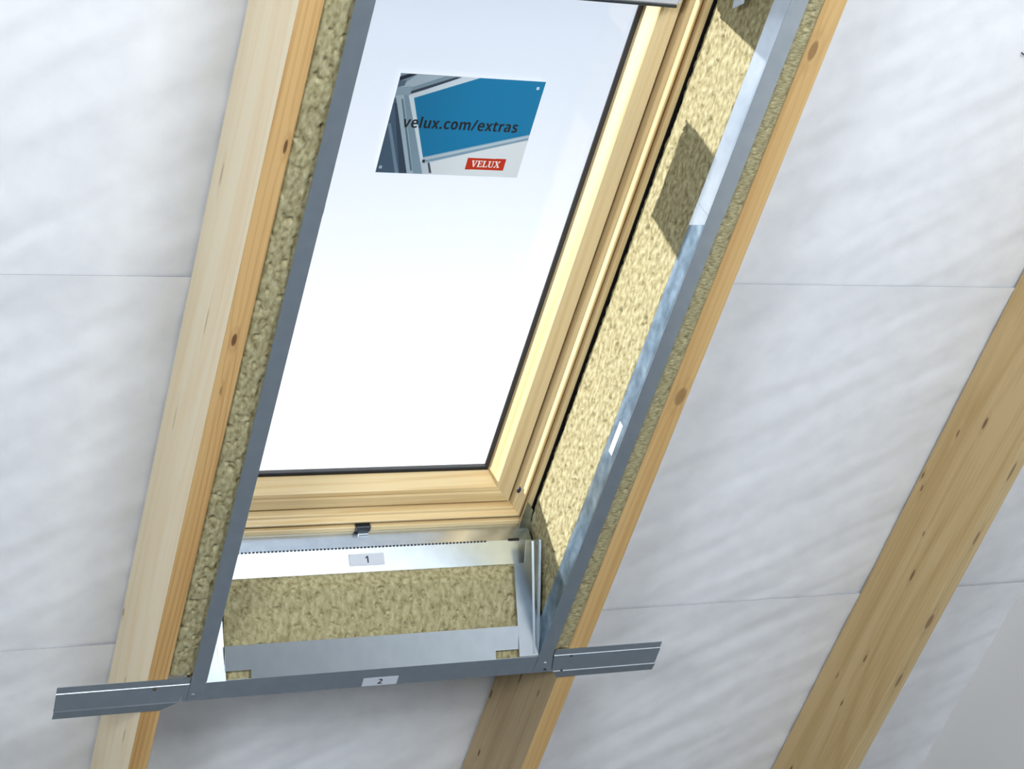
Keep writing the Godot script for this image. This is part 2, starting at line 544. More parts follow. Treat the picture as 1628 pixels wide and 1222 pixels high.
func setting() -> void:
	world_box("floor", Vector3(X0 - 0.1, -0.12, -4.6), Vector3(X1 + 0.1, 0.0, 3.1), M.concrete, "grey concrete attic floor below the slope", "floor")
	world_box("ground", Vector3(-16, -0.4, -20), Vector3(16, -0.125, 14), mat(Color(0.5, 0.49, 0.46), 0.95), "pale gravel ground outside around the house", "ground")
	world_box("wall_back", Vector3(X0 - 0.1, 0.0, 3.0), Vector3(X1 + 0.1, 3.1, 3.1), M.plain, "white attic wall behind the camera", "wall")
	gable("wall_left", X0 - 0.1, X0, M.plain, "white gable wall far beyond the left rafter")
	gable("wall_right", X1, X1 + 0.1, M.plaster, "smooth pale gable wall beyond the outermost rafter, shaded beside the rafter")
	world_box("ceiling_flat", Vector3(X0 - 0.1, 3.0, -1.75), Vector3(X1 + 0.1, 3.1, 3.1), M.plain, "flat white ceiling above the camera", "ceiling")
	# the slope: underlay sheets in courses, the lower one lapping over the upper
	var slope := roof_thing("ceiling_slope", "sloping roof underside lined with white wrinkled underlay sheets", "ceiling", P(0, -2.0, 0.172), "", "structure")
	var us := []
	var tops := [0.05, -0.7975, -1.4975, -2.197, -2.897, -3.597]
	var wr := noise(71, 1.0, 3)
	var wr2 := noise(72, 1.0, 2)
	for k in 6:
		var vt: float = tops[k]
		var vb: float = tops[k + 1] - 0.06 if k < 5 else -4.1
		var seen := k >= 1 and k <= 3
		var du := 0.012 if seen else 0.05
		# columns: cut exactly at the window opening
		var cols := [X0]
		for seg in [[X0, 0.745], [0.745, 1.43], [1.43, X1]]:
			var m := maxi(1, roundi((seg[1] - seg[0]) / du))
			for i in m: cols.append(lerpf(seg[0], seg[1], float(i + 1) / m))
		var rows := [vt]
		var cuts := [vt]
		if vt > -0.85 and vb < -0.85: cuts.append(-0.85)
		if vt > -2.05 and vb < -2.05: cuts.append(-2.05)
		cuts.append(vb)
		for c in cuts.size() - 1:
			var m := maxi(1, roundi((cuts[c] - cuts[c + 1]) / du))
			for i in m: rows.append(lerpf(cuts[c], cuts[c + 1], float(i + 1) / m))
		var nu := cols.size() - 1
		var nv := rows.size() - 1
		var f := func(a: float, b: float) -> Vector3:
			var u: float = cols[roundi(a * nu)]
			var v: float = rows[roundi(b * nv)]
			# soft diagonal drapes running up towards the rafters on the right
			var s := u * 0.62 + v * -1.0
			var t := u * 1.0 + v * 0.62
			var w := wr.get_noise_2d(s * 9.0, t * 1.6 + k * 3.0) * 0.0025 + wr2.get_noise_2d(u * 22.0 + v * 7.0, v * 26.0) * 0.00035
			var near := 1.0 - clampf((vt - v) / 0.08, 0.0, 1.0)
			return P(u, v, 0.172 + w * (1.0 - 0.7 * near) - 0.0045 * near + 0.002 + 0.004 * clampf(1.0 - (v - vb) / 0.1, 0.0, 1.0))
		var hole := func(i: int, j: int) -> bool:
			return cols[i] >= 0.744 and cols[i + 1] <= 1.431 and rows[j] <= -0.849 and rows[j + 1] >= -2.051
		var mesh := grid(nu, nv, f, Vector3(0, 0, 1), base_of(slope), hole)
		# the turned top edge of the sheet, coloured grey for the shade in the lap
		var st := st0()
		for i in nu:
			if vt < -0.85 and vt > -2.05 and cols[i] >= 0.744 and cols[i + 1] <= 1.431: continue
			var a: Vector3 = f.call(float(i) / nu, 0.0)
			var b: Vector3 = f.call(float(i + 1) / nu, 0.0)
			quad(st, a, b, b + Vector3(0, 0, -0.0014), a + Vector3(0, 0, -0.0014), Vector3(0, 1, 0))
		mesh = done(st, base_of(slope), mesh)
		part("membrane_sheet", mesh, [M.felt, M.felt_lap_shade], slope)
	# unseen boards added outside the underlay to stop stray light, open at the window
	var d0 := 0.185
	var d1 := 0.205
	for b in [[X0 - 0.1, 0.80, -4.3, 0.2], [1.386, X1 + 0.1, -4.3, 0.2], [0.80, 1.386, -4.3, -1.995], [0.80, 1.386, -0.86, 0.2]]:
		box_part("added_roof_board", P(b[0], b[2], d0), P(b[1], b[3], d1), M.board, slope, 0.001)

func rafter(u0: float, u1: float, label: String, sd: int, front: Array, side: Array, fp: Color, fd: Color, sp: Color, sdp: Color) -> void:
	var o := roof_thing("rafter", label, "rafter", P((u0 + u1) / 2, -3.9, 0.085), "roof rafters")
	var lo := -4.0
	var hi := 0.0
	var c := 0.0015
	var b := base_of(o)
	var uvv := func(v: float) -> float: return (v + 2.9) / 2.0
	var ft := tex(wood_image(96, 1400, sd, fp, fd, 3.2, front, 0.6))
	var sidet := tex(wood_image(288, 1400, sd + 7, sp, sdp, 4.5, side, 0.7, false, 0.6))
	var fm := mat(Color.WHITE, 0.62, 0.0, ft)
	var smt := mat(Color.WHITE, 0.62, 0.0, sidet)
	var dn := 0.168
	var s1 := st0()
	quad(s1, P(u0 + c, lo, 0), P(u1 - c, lo, 0), P(u1 - c, hi, 0), P(u0 + c, hi, 0), Vector3(0, 0, 1), [Vector2(0, -uvv.call(lo)), Vector2(1, -uvv.call(lo)), Vector2(1, -uvv.call(hi)), Vector2(0, -uvv.call(hi))])
	quad(s1, P(u0 + c, lo, 0), P(u0, lo, c), P(u0, hi, c), P(u0 + c, hi, 0), Vector3(-1, 0, 1), [Vector2(0.02, -uvv.call(lo)), Vector2(0, -uvv.call(lo)), Vector2(0, -uvv.call(hi)), Vector2(0.02, -uvv.call(hi))])
	quad(s1, P(u1 - c, lo, 0), P(u1, lo, c), P(u1, hi, c), P(u1 - c, hi, 0), Vector3(1, 0, 1), [Vector2(0.98, -uvv.call(lo)), Vector2(1, -uvv.call(lo)), Vector2(1, -uvv.call(hi)), Vector2(0.98, -uvv.call(hi))])
	var s2 := st0()
	for s in [[u0, -1.0], [u1, 1.0]]:
		quad(s2, P(s[0], lo, dn), P(s[0], lo, c), P(s[0], hi, c), P(s[0], hi, dn), Vector3(s[1], 0, 0), [Vector2(0, -uvv.call(lo)), Vector2(1, -uvv.call(lo)), Vector2(1, -uvv.call(hi)), Vector2(0, -uvv.call(hi))])
	quad(s2, P(u0, lo, dn), P(u1, lo, dn), P(u1, hi, dn), P(u0, hi, dn), Vector3(0, 0, -1))
	quad(s2, P(u0, lo, dn), P(u1, lo, dn), P(u1, lo, 0), P(u0, lo, 0), Vector3(0, -1, 0))
	quad(s2, P(u0, hi, dn), P(u1, hi, dn), P(u1, hi, 0), P(u0, hi, 0), Vector3(0, 1, 0))
	var m := done(s1, b)
	m = done(s2, b, m)
	part("beam", m, [fm, smt], o)

# texture row of a roof v (the image runs down as v falls)
func ty(v: float) -> float:
	return fposmod(-(v + 2.9) / 2.0, 1.0)

func rafters() -> void:
	var warm := Color(0.80, 0.65, 0.43)
	var warm2 := Color(0.67, 0.49, 0.27)
	var cream := Color(0.925, 0.86, 0.735)  # broad side: own pale tone, plus light from the left painted in
	var cream2 := Color(0.90, 0.805, 0.645)
	rafter(0.730, 0.760, "spruce rafter left of the window, pale cream broad side, dark knots on its narrow face", 101,
		[[0.78, ty(-1.181), 0.09, 0.0055, 0.8], [0.44, ty(-1.472), 0.13, 0.0055, 0.8], [0.35, ty(-1.555), 0.06, 0.004, 0.4]],
		[[0.2, ty(-1.31), 0.03, 0.016, 0.3], [0.55, ty(-1.50), 0.02, 0.02, 0.3], [0.3, ty(-1.7), 0.02, 0.02, 0.25], [0.45, ty(-2.2), 0.02, 0.012, 0.45], [0.03, ty(-2.12), 0.03, 0.008, 0.5], [0.72, ty(-2.27), 0.02, 0.014, 0.4]],
		warm, warm2, cream, cream2)
	rafter(1.417, 1.450, "spruce rafter right of the window, its broad side seen only below the sill batten", 202,
		[[0.3, ty(-1.003), 0.22, 0.008, 0.45], [0.6, ty(-1.577), 0.3, 0.009, 0.4]],
		[[0.12, ty(-2.20), 0.025, 0.014, 0.6], [0.42, ty(-2.26), 0.025, 0.022, 0.6], [0.8, ty(-2.24), 0.02, 0.008, 0.5], [0.2, ty(-2.5), 0.03, 0.008, 0.75], [0.03, ty(-2.38), 0.03, 0.01, 0.7]],
		Color(0.80, 0.66, 0.44), Color(0.72, 0.56, 0.34), Color(0.74, 0.65, 0.50), Color(0.64, 0.54, 0.39))
	rafter(2.118, 2.150, "outermost spruce rafter beside the smooth gable wall, its broad face dotted with small brown knots", 303,
		[[0.4, ty(-1.75), 0.1, 0.012, 0.5], [0.3, ty(-2.1), 0.2, 0.01, 0.5], [0.4, ty(-2.25), 0.15, 0.01, 0.45], [0.45, ty(-1.9), 0.1, 0.009, 0.5]],
		[[0.2, ty(-1.78), 0.022, 0.008, 0.6], [0.47, ty(-1.72), 0.035, 0.012, 0.65], [0.1, ty(-1.92), 0.022, 0.007, 0.6], [0.42, ty(-1.98), 0.022, 0.006, 0.45], [0.55, ty(-2.06), 0.03, 0.013, 0.65], [0.5, ty(-2.28), 0.022, 0.009, 0.7], [0.5, ty(-2.4), 0.02, 0.007, 0.75], [0.25, ty(-2.37), 0.022, 0.008, 0.4], [0.27, ty(-2.63), 0.03, 0.009, 0.7], [0.4, ty(-2.65), 0.03, 0.007, 0.75], [0.6, ty(-1.55), 0.01, 0.03, 0.6], [0.03, ty(-1.9), 0.025, 0.006, 0.6]],
		Color(0.78, 0.68, 0.50), Color(0.68, 0.57, 0.38), Color(0.79, 0.68, 0.49), Color(0.70, 0.58, 0.37))

func window() -> void:
	var rect := [0.875, 1.311, -1.9223, -1.005]
	var w := roof_thing("window_1", "pine framed roof window in the slope with a bright overexposed pane", "window", P(1.093, -1.98, 0.2), "", "structure")
	var sash := [Vector2(-0.0087, 0.232), Vector2(-0.0087, 0.228), Vector2(-0.001, 0.199), Vector2(0.0005, 0.1965), Vector2(0.0055, 0.1950), Vector2(0.008, 0.1955), Vector2(0.011, 0.1935), Vector2(0.026, 0.1915), Vector2(0.0275, 0.193), Vector2(0.0275, 0.25), Vector2(0.01, 0.25), Vector2(0.01, 0.232)]
	var frame := [Vector2(0.0316, 0.26), Vector2(0.0316, 0.183), Vector2(0.0327, 0.1815), Vector2(0.0365, 0.1805), Vector2(0.0378, 0.179), Vector2(0.0392, 0.1728), Vector2(0.0405, 0.1712), Vector2(0.0435, 0.1722), Vector2(0.0455, 0.1745), Vector2(0.0462, 0.186), Vector2(0.0496, 0.186), Vector2(0.0502, 0.1712), Vector2(0.0512, 0.170), Vector2(0.0583, 0.170), Vector2(0.0593, 0.171), Vector2(0.0593, 0.26)]
	for s in ["left", "right", "top", "bottom"]:
		var m: Material = M.pine_up if s in ["left", "right"] else M.pine_along
		part({"left": "frame_jamb", "right": "frame_jamb", "top": "frame_head", "bottom": "frame_sill"}[s], done(ring_side(frame, rect, s), base_of(w)), m, w)
	for s in ["left", "right", "top", "bottom"]:
		var m: Material = M.pine_up if s in ["left", "right"] else M.pine_along
		part({"left": "sash_stile", "right": "sash_stile", "top": "sash_rail", "bottom": "sash_rail"}[s], done(ring_side(sash, rect, s), base_of(w)), m, w)
	var seal := [Vector2(-0.0162, 0.2275), Vector2(-0.0162, 0.2255), Vector2(-0.0086, 0.2255), Vector2(-0.0086, 0.2275)]
	for s in ["left", "right", "top", "bottom"]:
		var sl := seal
		if s == "bottom": sl = [Vector2(-0.0127, 0.2275), Vector2(-0.0127, 0.2255), Vector2(-0.0086, 0.2255), Vector2(-0.0086, 0.2275)]
		part("glazing_gasket", done(ring_side(sl, rect, s), base_of(w)), M.gasket if s != "bottom" else M.black, w)
	box_part("pane", P(0.875, -1.915, 0.2275), P(1.311, -1.005, 0.2315), M.glass, w, 0.0003)
	# outer weather rim that the gap between pane and rim is closed with
	var rim := [Vector2(-0.0095, 0.2318), Vector2(0.0095, 0.2318), Vector2(0.0095, 0.250), Vector2(-0.002, 0.250)]
	for s in ["left", "right", "top", "bottom"]:
		part("outer_rim", done(ring_side(rim, rect, s), base_of(w)), M.black, w)
	# ventilation bar across the sash head
	var bar := roof_thing("ventilation_bar", "pale metal ventilation bar across the head of the window sash", "bar", P(1.09, -1.02, 0.18))
	var st := st0()
	cbox(st, P(0.866, -1.0395, 0.163), P(1.3165, -0.985, 0.1895), 0.004)
	part("flap", done(st, base_of(bar)), M.alu, bar)
	box_part("end_cap", P(1.3165, -1.037, 0.166), P(1.319, -0.988, 0.188), M.alu, bar, 0.001)
	box_part("lip", P(0.868, -1.0435, 0.166), P(1.316, -1.0395, 0.170), M.dark_steel, bar, 0.0008)
	# plug and catch on the frame
	var pl := roof_thing("cover_plug", "small dark blue oval plug in the lower corner of the pine frame", "plug", P(1.3430, -1.917, 0.181))
	var cyl := CylinderMesh.new()
	cyl.top_radius = 0.0036; cyl.bottom_radius = 0.004; cyl.height = 0.002
	var mi := MeshInstance3D.new()
	mi.name = "plug_cap"
	mi.mesh = cyl
	mi.set_surface_override_material(0, mat(Color(0.16, 0.17, 0.27), 0.5))
	mi.rotation_degrees.x = 90
	mi.scale = Vector3(0.8, 1, 1.6)
	pl.add_child(mi, true)

func wool() -> void:
	var big := noise(81, 12.0, 3)
	var mid := noise(82, 55.0, 3)
	var fine := noise(83, 170.0, 2)
	var pit := noise(84, 48.0, 2)
	var rough := func(a: float, b: float) -> float:
		var q := pit.get_noise_2d(a, b)
		return big.get_noise_2d(a, b) * 0.0022 + mid.get_noise_2d(a, b) * 0.0008 + fine.get_noise_2d(a, b) * 0.0005 - maxf(0.0, q - 0.36) * 0.013
	# right block: reveal face and room face
	var r := roof_thing("insulation_batt", "mineral wool batt lining the sunlit right reveal, crossed by the leaflet's dark shadow", "insulation", P(1.39, -1.6, 0.09), "mineral wool batts around the window")
	var vt := -0.775
	var vb := -2.105
	var fr := func(a: float, b: float) -> Vector3:
		var v := lerpf(vb, vt, a)
		var edge := 0.1645 + big.get_noise_2d(v * 3.0, 5.0) * 0.003 + mid.get_noise_2d(v * 1.2, 9.0) * 0.003
		var n := lerpf(0.020, edge, b)
		var u: float = 1.3665 + (n - 0.0335) * 0.042 - rough.call(v, n) * smoothstep(0.030, 0.040, n) * (1.0 - smoothstep(0.150, 0.163, n)) + 0.0006 + 0.008 * (1.0 - smoothstep(0.030, 0.037, n)) + 0.007 * (1.0 - smoothstep(-1.995, -1.955, v))
		return P(u, v, n)
	var ff := func(a: float, b: float) -> Vector3:
		var v := lerpf(vb + 0.004, vt, a)
		var u := lerpf(1.384, 1.4185 + mid.get_noise_2d(v, 3.0) * 0.0016, b)
		return P(u, v, 0.0035 - rough.call(v + 4.0, u) * 0.55)
	var m := grid(580, 70, fr, Vector3(-1, 0, 0), base_of(r))
	part("reveal_face", m, M.wool, r)
	part("room_face", grid(580, 17, ff, Vector3(0, 0, 1), base_of(r)), M.wool_across, r)
	box_part("core", P(1.385, vb + 0.002, 0.012), P(1.4165, vt, 0.165), M.wool, r, 0.002)
	# left block
	var l := roof_thing("insulation_batt", "narrow strip of mineral wool between the left rafter and the left steel batten", "insulation", P(0.777, -1.6, 0.09), "mineral wool batts around the window")
	var fl := func(a: float, b: float) -> Vector3:
		var v := lerpf(-2.097, vt, a)
		var u := lerpf(0.7590 + mid.get_noise_2d(v, 13.0) * 0.0022, 0.803, b)
		var dip := 0.006 * exp(-pow(b / 0.1, 2.0)) + 0.004 * exp(-pow((0.80 - b) / 0.05, 2.0)) * (0.5 + big.get_noise_2d(v * 2.0, 1.0))
		return P(u, v, 0.003 - rough.call(v + 9.0, u) * 0.9 + dip)
	part("room_face", grid(580, 21, fl, Vector3(0, 0, 1), base_of(l)), M.wool, l)
	box_part("core", P(0.7605, -2.099, 0.014), P(0.812, vt, 0.165), M.wool, l, 0.002)
	# sill block behind the lower reveal
	var s := roof_thing("insulation_batt", "mineral wool batt under the window sill, seen between the two horizontal steel flanges", "insulation", P(1.09, -2.05, 0.09), "mineral wool batts around the window")
	var fs := func(a: float, b: float) -> Vector3:
		var t := lerpf(-0.004, 0.150, b)
		var u := lerpf(0.8495, 1.369, a)
		var d: float = 0.0085 - rough.call(u * 0.9 + 20.0, t) * 0.9 + 0.012 * smoothstep(0.125, 0.15, t)
		# vertical plane through the batten's edge, pushed back along the outward horizontal
		return P(u, -2.111 + 0.777 * t - 0.629 * d, 0.629 * t + 0.777 * d)
	part("reveal_face", grid(290, 100, fs, Vector3(0, 0.629, 0.777), base_of(s)), M.wool, s)
	var cs := st0()
	var a1 := Vector2(-2.111 - 0.012, 0.004 + 0.012)
	var a2 := Vector2(-2.003 - 0.012, 0.088 + 0.016)
	var prof := [a1, a2, Vector2(-2.004, 0.168), Vector2(-2.125, 0.168), Vector2(-2.128, 0.016)]
	for i in prof.size():
		var p0: Vector2 = prof[i]
		var p1: Vector2 = prof[(i + 1) % prof.size()]
		var mid_p := Vector2(-2.07, 0.11)
		var nr := (p1 - p0).orthogonal()
		if nr.dot((p0 + p1) / 2 - mid_p) < 0: nr = -nr
		quad(cs, P(0.80, p0.x, p0.y), P(1.384, p0.x, p0.y), P(1.384, p1.x, p1.y), P(0.80, p1.x, p1.y), Vector3(0, nr.x, -nr.y))
	part("core", done(cs, base_of(s)), M.wool, s)
	# head block, out of the frame above
	var h := roof_thing("insulation_batt", "mineral wool batt above the head of the window", "insulation", P(1.09, -0.88, 0.09), "mineral wool batts around the window")
	var fh := func(a: float, b: float) -> Vector3:
		var u := lerpf(0.815, 1.372, a)
		var n := lerpf(0.01, 0.166, b)
		return P(u, -0.935 + (0.166 - n) * 0.9 + rough.call(u + 30.0, n), n)
	part("reveal_face", grid(140, 40, fh, Vector3(0, -1, 0), base_of(h)), M.wool, h)
	var hp := [Vector2(-0.925, 0.166), Vector2(-0.78, 0.006), Vector2(-0.70, 0.006), Vector2(-0.70, 0.166)]
	var hc := st0()
	for i in 4:
		var p0: Vector2 = hp[i]
		var p1: Vector2 = hp[(i + 1) % 4]
		var nr := (p1 - p0).orthogonal()
		if nr.dot((p0 + p1) / 2 - Vector2(-0.77, 0.09)) < 0: nr = -nr
		quad(hc, P(0.80, p0.x, p0.y), P(1.384, p0.x, p0.y), P(1.384, p1.x, p1.y), P(0.80, p1.x, p1.y), Vector3(0, nr.x, -nr.y))
	part("core", done(hc, base_of(h)), M.wool, h)
	# dark sealing collar between frame and wool
	var c := roof_thing("sealing_collar", "dark sealing collar showing as a thin black line between window frame and mineral wool", "seal", P(1.39, -1.5, 0.172))
	var rect := [0.875, 1.311, -1.9223, -1.005]
	var cp := [Vector2(0.0596, 0.190), Vector2(0.0596, 0.1735), Vector2(0.0605, 0.1725), Vector2(0.078, 0.1725), Vector2(0.078, 0.190)]
	for sd in ["left", "right", "top", "bottom"]:
		part("collar_strip", done(ring_side(cp, rect, sd), base_of(c)), M.collar, c)

func angle_batten(label: String, u_in: float, dirn: float) -> Node3D:
	# an L of thin steel: a 24 mm room face and a 33 mm return into the reveal
	var o := roof_thing("steel_batten", label, "batten", P(u_in, -1.5, 0.0), "galvanised side battens")
	var u_out := u_in + dirn * 0.0245
	var face := st0()
	cbox(face, P(u_in, -2.148, -0.0014), P(u_out, -0.70, -0.0002), 0.0005)
	part("room_face", done(face, base_of(o)), M.zinc, o)
	var ret := st0()
	cbox(ret, P(u_in, -2.112, -0.0008), P(u_in + dirn * 0.0012, -1.25, 0.0335), 0.0004)
	part("return_flange", done(ret, base_of(o)), M.zinc_dull, o, "duller mottled lower flange")
	var ret2 := st0()
	cbox(ret2, P(u_in - dirn * 0.0003, -1.262, -0.0012), P(u_in + dirn * 0.0012, -0.70, 0.0335), 0.0003)
	quad(ret2, P(u_in - dirn * 0.0003, -1.262, -0.0012), P(u_in - dirn * 0.0003, -1.262, 0.0335), P(u_in - dirn * 0.0003, -1.300, 0.0335), P(u_in - dirn * 0.0003, -1.276, -0.0012), Vector3(-dirn, 0, 0))
	part("upper_return", done(ret2, base_of(o)), M.zinc, o, "bright overlapping upper flange")
	return o

func screw(at: Vector3, parent: Node3D, m: Material, r := 0.003) -> void:
	var st := st0()
	var b := base_of(parent)
	var prof := [Vector2(r, 0.0), Vector2(r * 0.95, 0.0006), Vector2(r * 0.6, 0.0012), Vector2(r * 0.2, 0.0013), Vector2(r * 0.16, 0.0005), Vector2(0, 0.0005)]
	for i in prof.size() - 1:
		for k in 12:
			var a0 := TAU * k / 12
			var a1 := TAU * (k + 1) / 12
			var f := func(q: Vector2, a: float) -> Vector3: return at + Vector3(cos(a) * q.x, sin(a) * q.x, q.y)
			var outv := Vector3(cos((a0 + a1) / 2), sin((a0 + a1) / 2), 1.5)
			quad(st, f.call(prof[i], a0), f.call(prof[i], a1), f.call(prof[i + 1], a1), f.call(prof[i + 1], a0), outv)
	part("screw", done(st, b), m, parent)

func number_label(text: String, center: Vector3, right: Vector3, up: Vector3, size: Vector2, parent: Node3D, digit := 0.011) -> void:
	# a paper sticker with a printed figure
	var out := right.cross(up).normalized()
	var r := right.normalized() * size.x / 2
	var q := up.normalized() * size.y / 2
	var st := plate([center - r - q, center + r - q, center + r + q, center - r + q], out, 0.0003)
	var lab := part("number_label", done(st, base_of(parent)), M.paper, parent, "white paper number label")
	lettering(text, "numeral", center + out * 0.00035, right, up, 0.0, digit, M.ink, lab, false)

# printed letters as very thin geometry; width or height sets the size
func lettering(text: String, called: String, center: Vector3, right: Vector3, up: Vector3, width: float, height: float, m: Material, parent: Node3D, serif: bool, bold := true) -> void:
	var f := SystemFont.new()
	f.font_names = PackedStringArray(["Droid Serif" if serif else "Droid Sans"])
	f.font_weight = 700 if bold else 400
	var tm := TextMesh.new()
	tm.text = text
	tm.font = f
	tm.font_size = 64
	tm.pixel_size = 0.01
	tm.depth = 0.02
	tm.curve_step = 1.0
	var bb := tm.get_aabb()
	var sx := width / bb.size.x if width > 0.0 else height / bb.size.y
	var sy := height / bb.size.y if height > 0.0 else sx
	var mi := MeshInstance3D.new()
	mi.name = called
	mi.mesh = tm
	mi.set_surface_override_material(0, m)
	parent.add_child(mi, true)
	var x := right.normalized()
	var y := up.normalized()
	var z := x.cross(y).normalized()
	var cc := bb.position + bb.size / 2
	mi.transform = Transform3D(Basis(x * sx, y * sy, z * 0.006), center - base_of(parent) - x * (cc.x * sx) - y * (cc.y * sy))

func steel() -> void:
	var lb := angle_batten("upright grey steel batten along the left edge of the window opening", 0.820, -1.0)
	screw(P(0.803, -2.136, -0.0014), lb, M.zinc)
	var rb := angle_batten("upright grey steel batten along the right reveal, with a bright inner flange and paper label", 1.366, 1.0)
	screw(P(1.382, -2.128, -0.0014), rb, M.zinc)
	screw(P(1.386, -2.142, -0.0014), rb, M.dark_steel, 0.0025)
	number_label("3", P(1.3655, -1.668, 0.0145), Vector3(0, 1, 0), Vector3(0, 0, 1), Vector2(0.058, 0.0115), rb, 0.006)
	# seam where two lengths of the right batten overlap
	box_part("overlap_sleeve", P(1.3651, -1.262, -0.0020), P(1.3912, -0.70, -0.0013), M.zinc, rb, 0.0003)
	# lower batten: front face and a notched flange standing in the vertical plane of the sill reveal
	var b := roof_thing("steel_sill_batten", "horizontal grey steel batten below the window with a notched flange and a numbered label", "batten", P(1.09, -2.13, 0.0))
	var VP := func(u: float, t: float) -> Vector3: return P(u, -2.111 + 0.777 * t, 0.629 * t)
	var vn := Vector3(0, 0.629, 0.777)
	box_part("front_face", P(0.788, -2.1505, 0.0), P(1.402, -2.1115, 0.0012), M.zinc, b, 0.0004)
	var fl := [VP.call(0.8885, 0.0), VP.call(1.2905, 0.0), VP.call(1.2905, 0.0135), VP.call(1.330, 0.0135), VP.call(1.330, 0.0505), VP.call(0.848, 0.0505), VP.call(0.848, 0.013), VP.call(0.8885, 0.013)]
	part("notched_flange", done(plate(fl, vn, 0.001), base_of(b)), M.zinc, b)
	number_label("2", P(1.1015, -2.1400, -0.0002), Vector3(1, 0, 0), Vector3(0, 1, 0), Vector2(0.058, 0.0175), b)
	# ribbed fixing ears at both ends
	var prof := [Vector2(-2.0975, -0.0019), Vector2(-2.1100, -0.0021), Vector2(-2.1108, -0.0030), Vector2(-2.1125, -0.0026), Vector2(-2.1462, -0.0026), Vector2(-2.1475, -0.0036), Vector2(-2.1490, -0.0034), Vector2(-2.1640, -0.0015)]
	var el := roof_thing("fixing_ear", "ribbed grey steel ear reaching out across the left rafter", "bracket", P(0.69, -2.13, 0.0), "ribbed steel fixing ears")
	part("ribbed_plate", done(folded(prof, [0.598, 0.598, 0.598, 0.598, 0.5985, 0.5985, 0.599, 0.599], [0.7935, 0.7935, 0.7935, 0.7935, 0.783, 0.782, 0.780, 0.757], 0.0012, -1.0), base_of(el)), M.zinc, el)
	screw(P(0.742, -2.1155, -0.0028), el, mat(Color(0.42, 0.35, 0.24), 0.5, 0.5), 0.003)
	var er := roof_thing("fixing_ear", "ribbed grey steel ear reaching out past the middle rafter over white underlay", "bracket", P(1.49, -2.13, 0.0), "ribbed steel fixing ears")
	part("ribbed_plate", done(folded(prof, [1.3920, 1.3920, 1.393, 1.393, 1.400, 1.402, 1.404, 1.4125], [1.5865, 1.587, 1.587, 1.588, 1.589, 1.590, 1.590, 1.590], 0.0012, -1.0), base_of(er)), M.zinc, er)
	screw(P(1.4245, -2.1135, -0.0028), er, M.dark_steel, 0.0022)
	screw(P(1.4165, -2.1465, -0.0028), er, M.dark_steel, 0.0022)
	# upper lining profile under the frame
	var up := roof_thing("lining_profile", "bright bent steel lining profile along the window sill with a numbered label", "profile", P(1.09, -1.99, 0.13))
	var pts := [Vector2(-1.981, 0.1708), Vector2(-1.9872, 0.1400), Vector2(-2.0082, 0.1070)]
	part("upper_flange", done(folded([pts[0], pts[1]], [0.826, 0.826], [1.371, 1.3705], 0.0009, -1.0), base_of(up)), M.zinc, up)
	part("lower_flange", done(folded([pts[1], pts[2]], [0.826, 0.826], [1.369, 1.352], 0.0009, -1.0), base_of(up)), M.zinc, up)
	var fold := (Vector3(0, pts[1].x, -pts[1].y) - Vector3(0, pts[2].x, -pts[2].y)).normalized()
	number_label("1", P(1.0840, (pts[1].x + pts[2].x) / 2, (pts[1].y + pts[2].y) / 2) + Vector3(1, 0, 0).cross(fold) * 0.0006, Vector3(1, 0, 0), fold, Vector2(0.058, 0.0185), up)
	var perf := st0()
	for k in 76:
		var x := 0.836 + k * 0.0060
		cbox(perf, P(x, pts[1].x + 0.0012, pts[1].y - 0.0016), P(x + 0.0036, pts[1].x - 0.0006, pts[1].y + 0.0006), 0.0002)
	part("perforation", done(perf, base_of(up)), M.dark_steel, up).set_meta("kind", "stuff")
	# corner gusset: an ear folded up over the frame
	part("corner_ear", done(plate([P(0.6560 * 2.066, -0.9336 * 2.066, 0.166), P(0.6560 * 2.066, -0.9507 * 2.066, 0.166), P(0.6567 * 2.06, -0.966 * 2.06, 0.160), P(0.6770 * 2.06, -0.966 * 2.06, 0.160), P(0.6726 * 2.066, -0.953 * 2.066, 0.166)], Vector3(0.25, 0.1, 1), 0.001), base_of(up)), M.zinc, up)
	box_part("slot", P(1.3290, -1.9882, 0.1385), P(1.3480, -1.9858, 0.1425), M.black, up, 0.0002)
	# corner brackets from the batten up to the lining profile
	var br := roof_thing("corner_bracket", "bent upright steel strip in the lower right corner of the opening", "bracket", P(1.35, -2.06, 0.05), "corner brackets of the sill lining")
	part("strip", done(plate([VP.call(1.3320, 0.0012), VP.call(1.3655, 0.0012), VP.call(1.3695, 0.186), VP.call(1.3450, 0.186), VP.call(1.3420, 0.15), VP.call(1.3240, 0.15)], vn, 0.0012), base_of(br)), M.zinc, br)
	var ridge: Vector3 = vn * 0.0030
	part("pressed_rib", done(plate([VP.call(1.3560, 0.004) + vn * 0.0012, VP.call(1.3590, 0.004) + ridge, VP.call(1.3580, 0.184) + ridge, VP.call(1.3550, 0.184) + vn * 0.0012], Vector3(-0.5, 0.545, 0.67), 0.0006), base_of(br)), M.zinc, br)
	part("side_flange", done(plate([VP.call(1.3655, 0.004) + vn * 0.0012, VP.call(1.3660, 0.03) + vn * 0.006, VP.call(1.3705, 0.186) + vn * 0.006, VP.call(1.3695, 0.186) + vn * 0.0012], Vector3(-1, 0.2, 0.2), 0.001), base_of(br)), M.zinc, br)
	var bl := roof_thing("corner_bracket", "bent upright steel strip half hidden behind the left batten in the lower corner", "bracket", P(0.83, -2.06, 0.05), "corner brackets of the sill lining")
	var LP := func(u: float, t: float) -> Vector3: return VP.call(u, t) + Vector3(0, -0.629, -0.777) * (t * 0.15)
	var ln := Vector3(0, 0.722, 0.692)
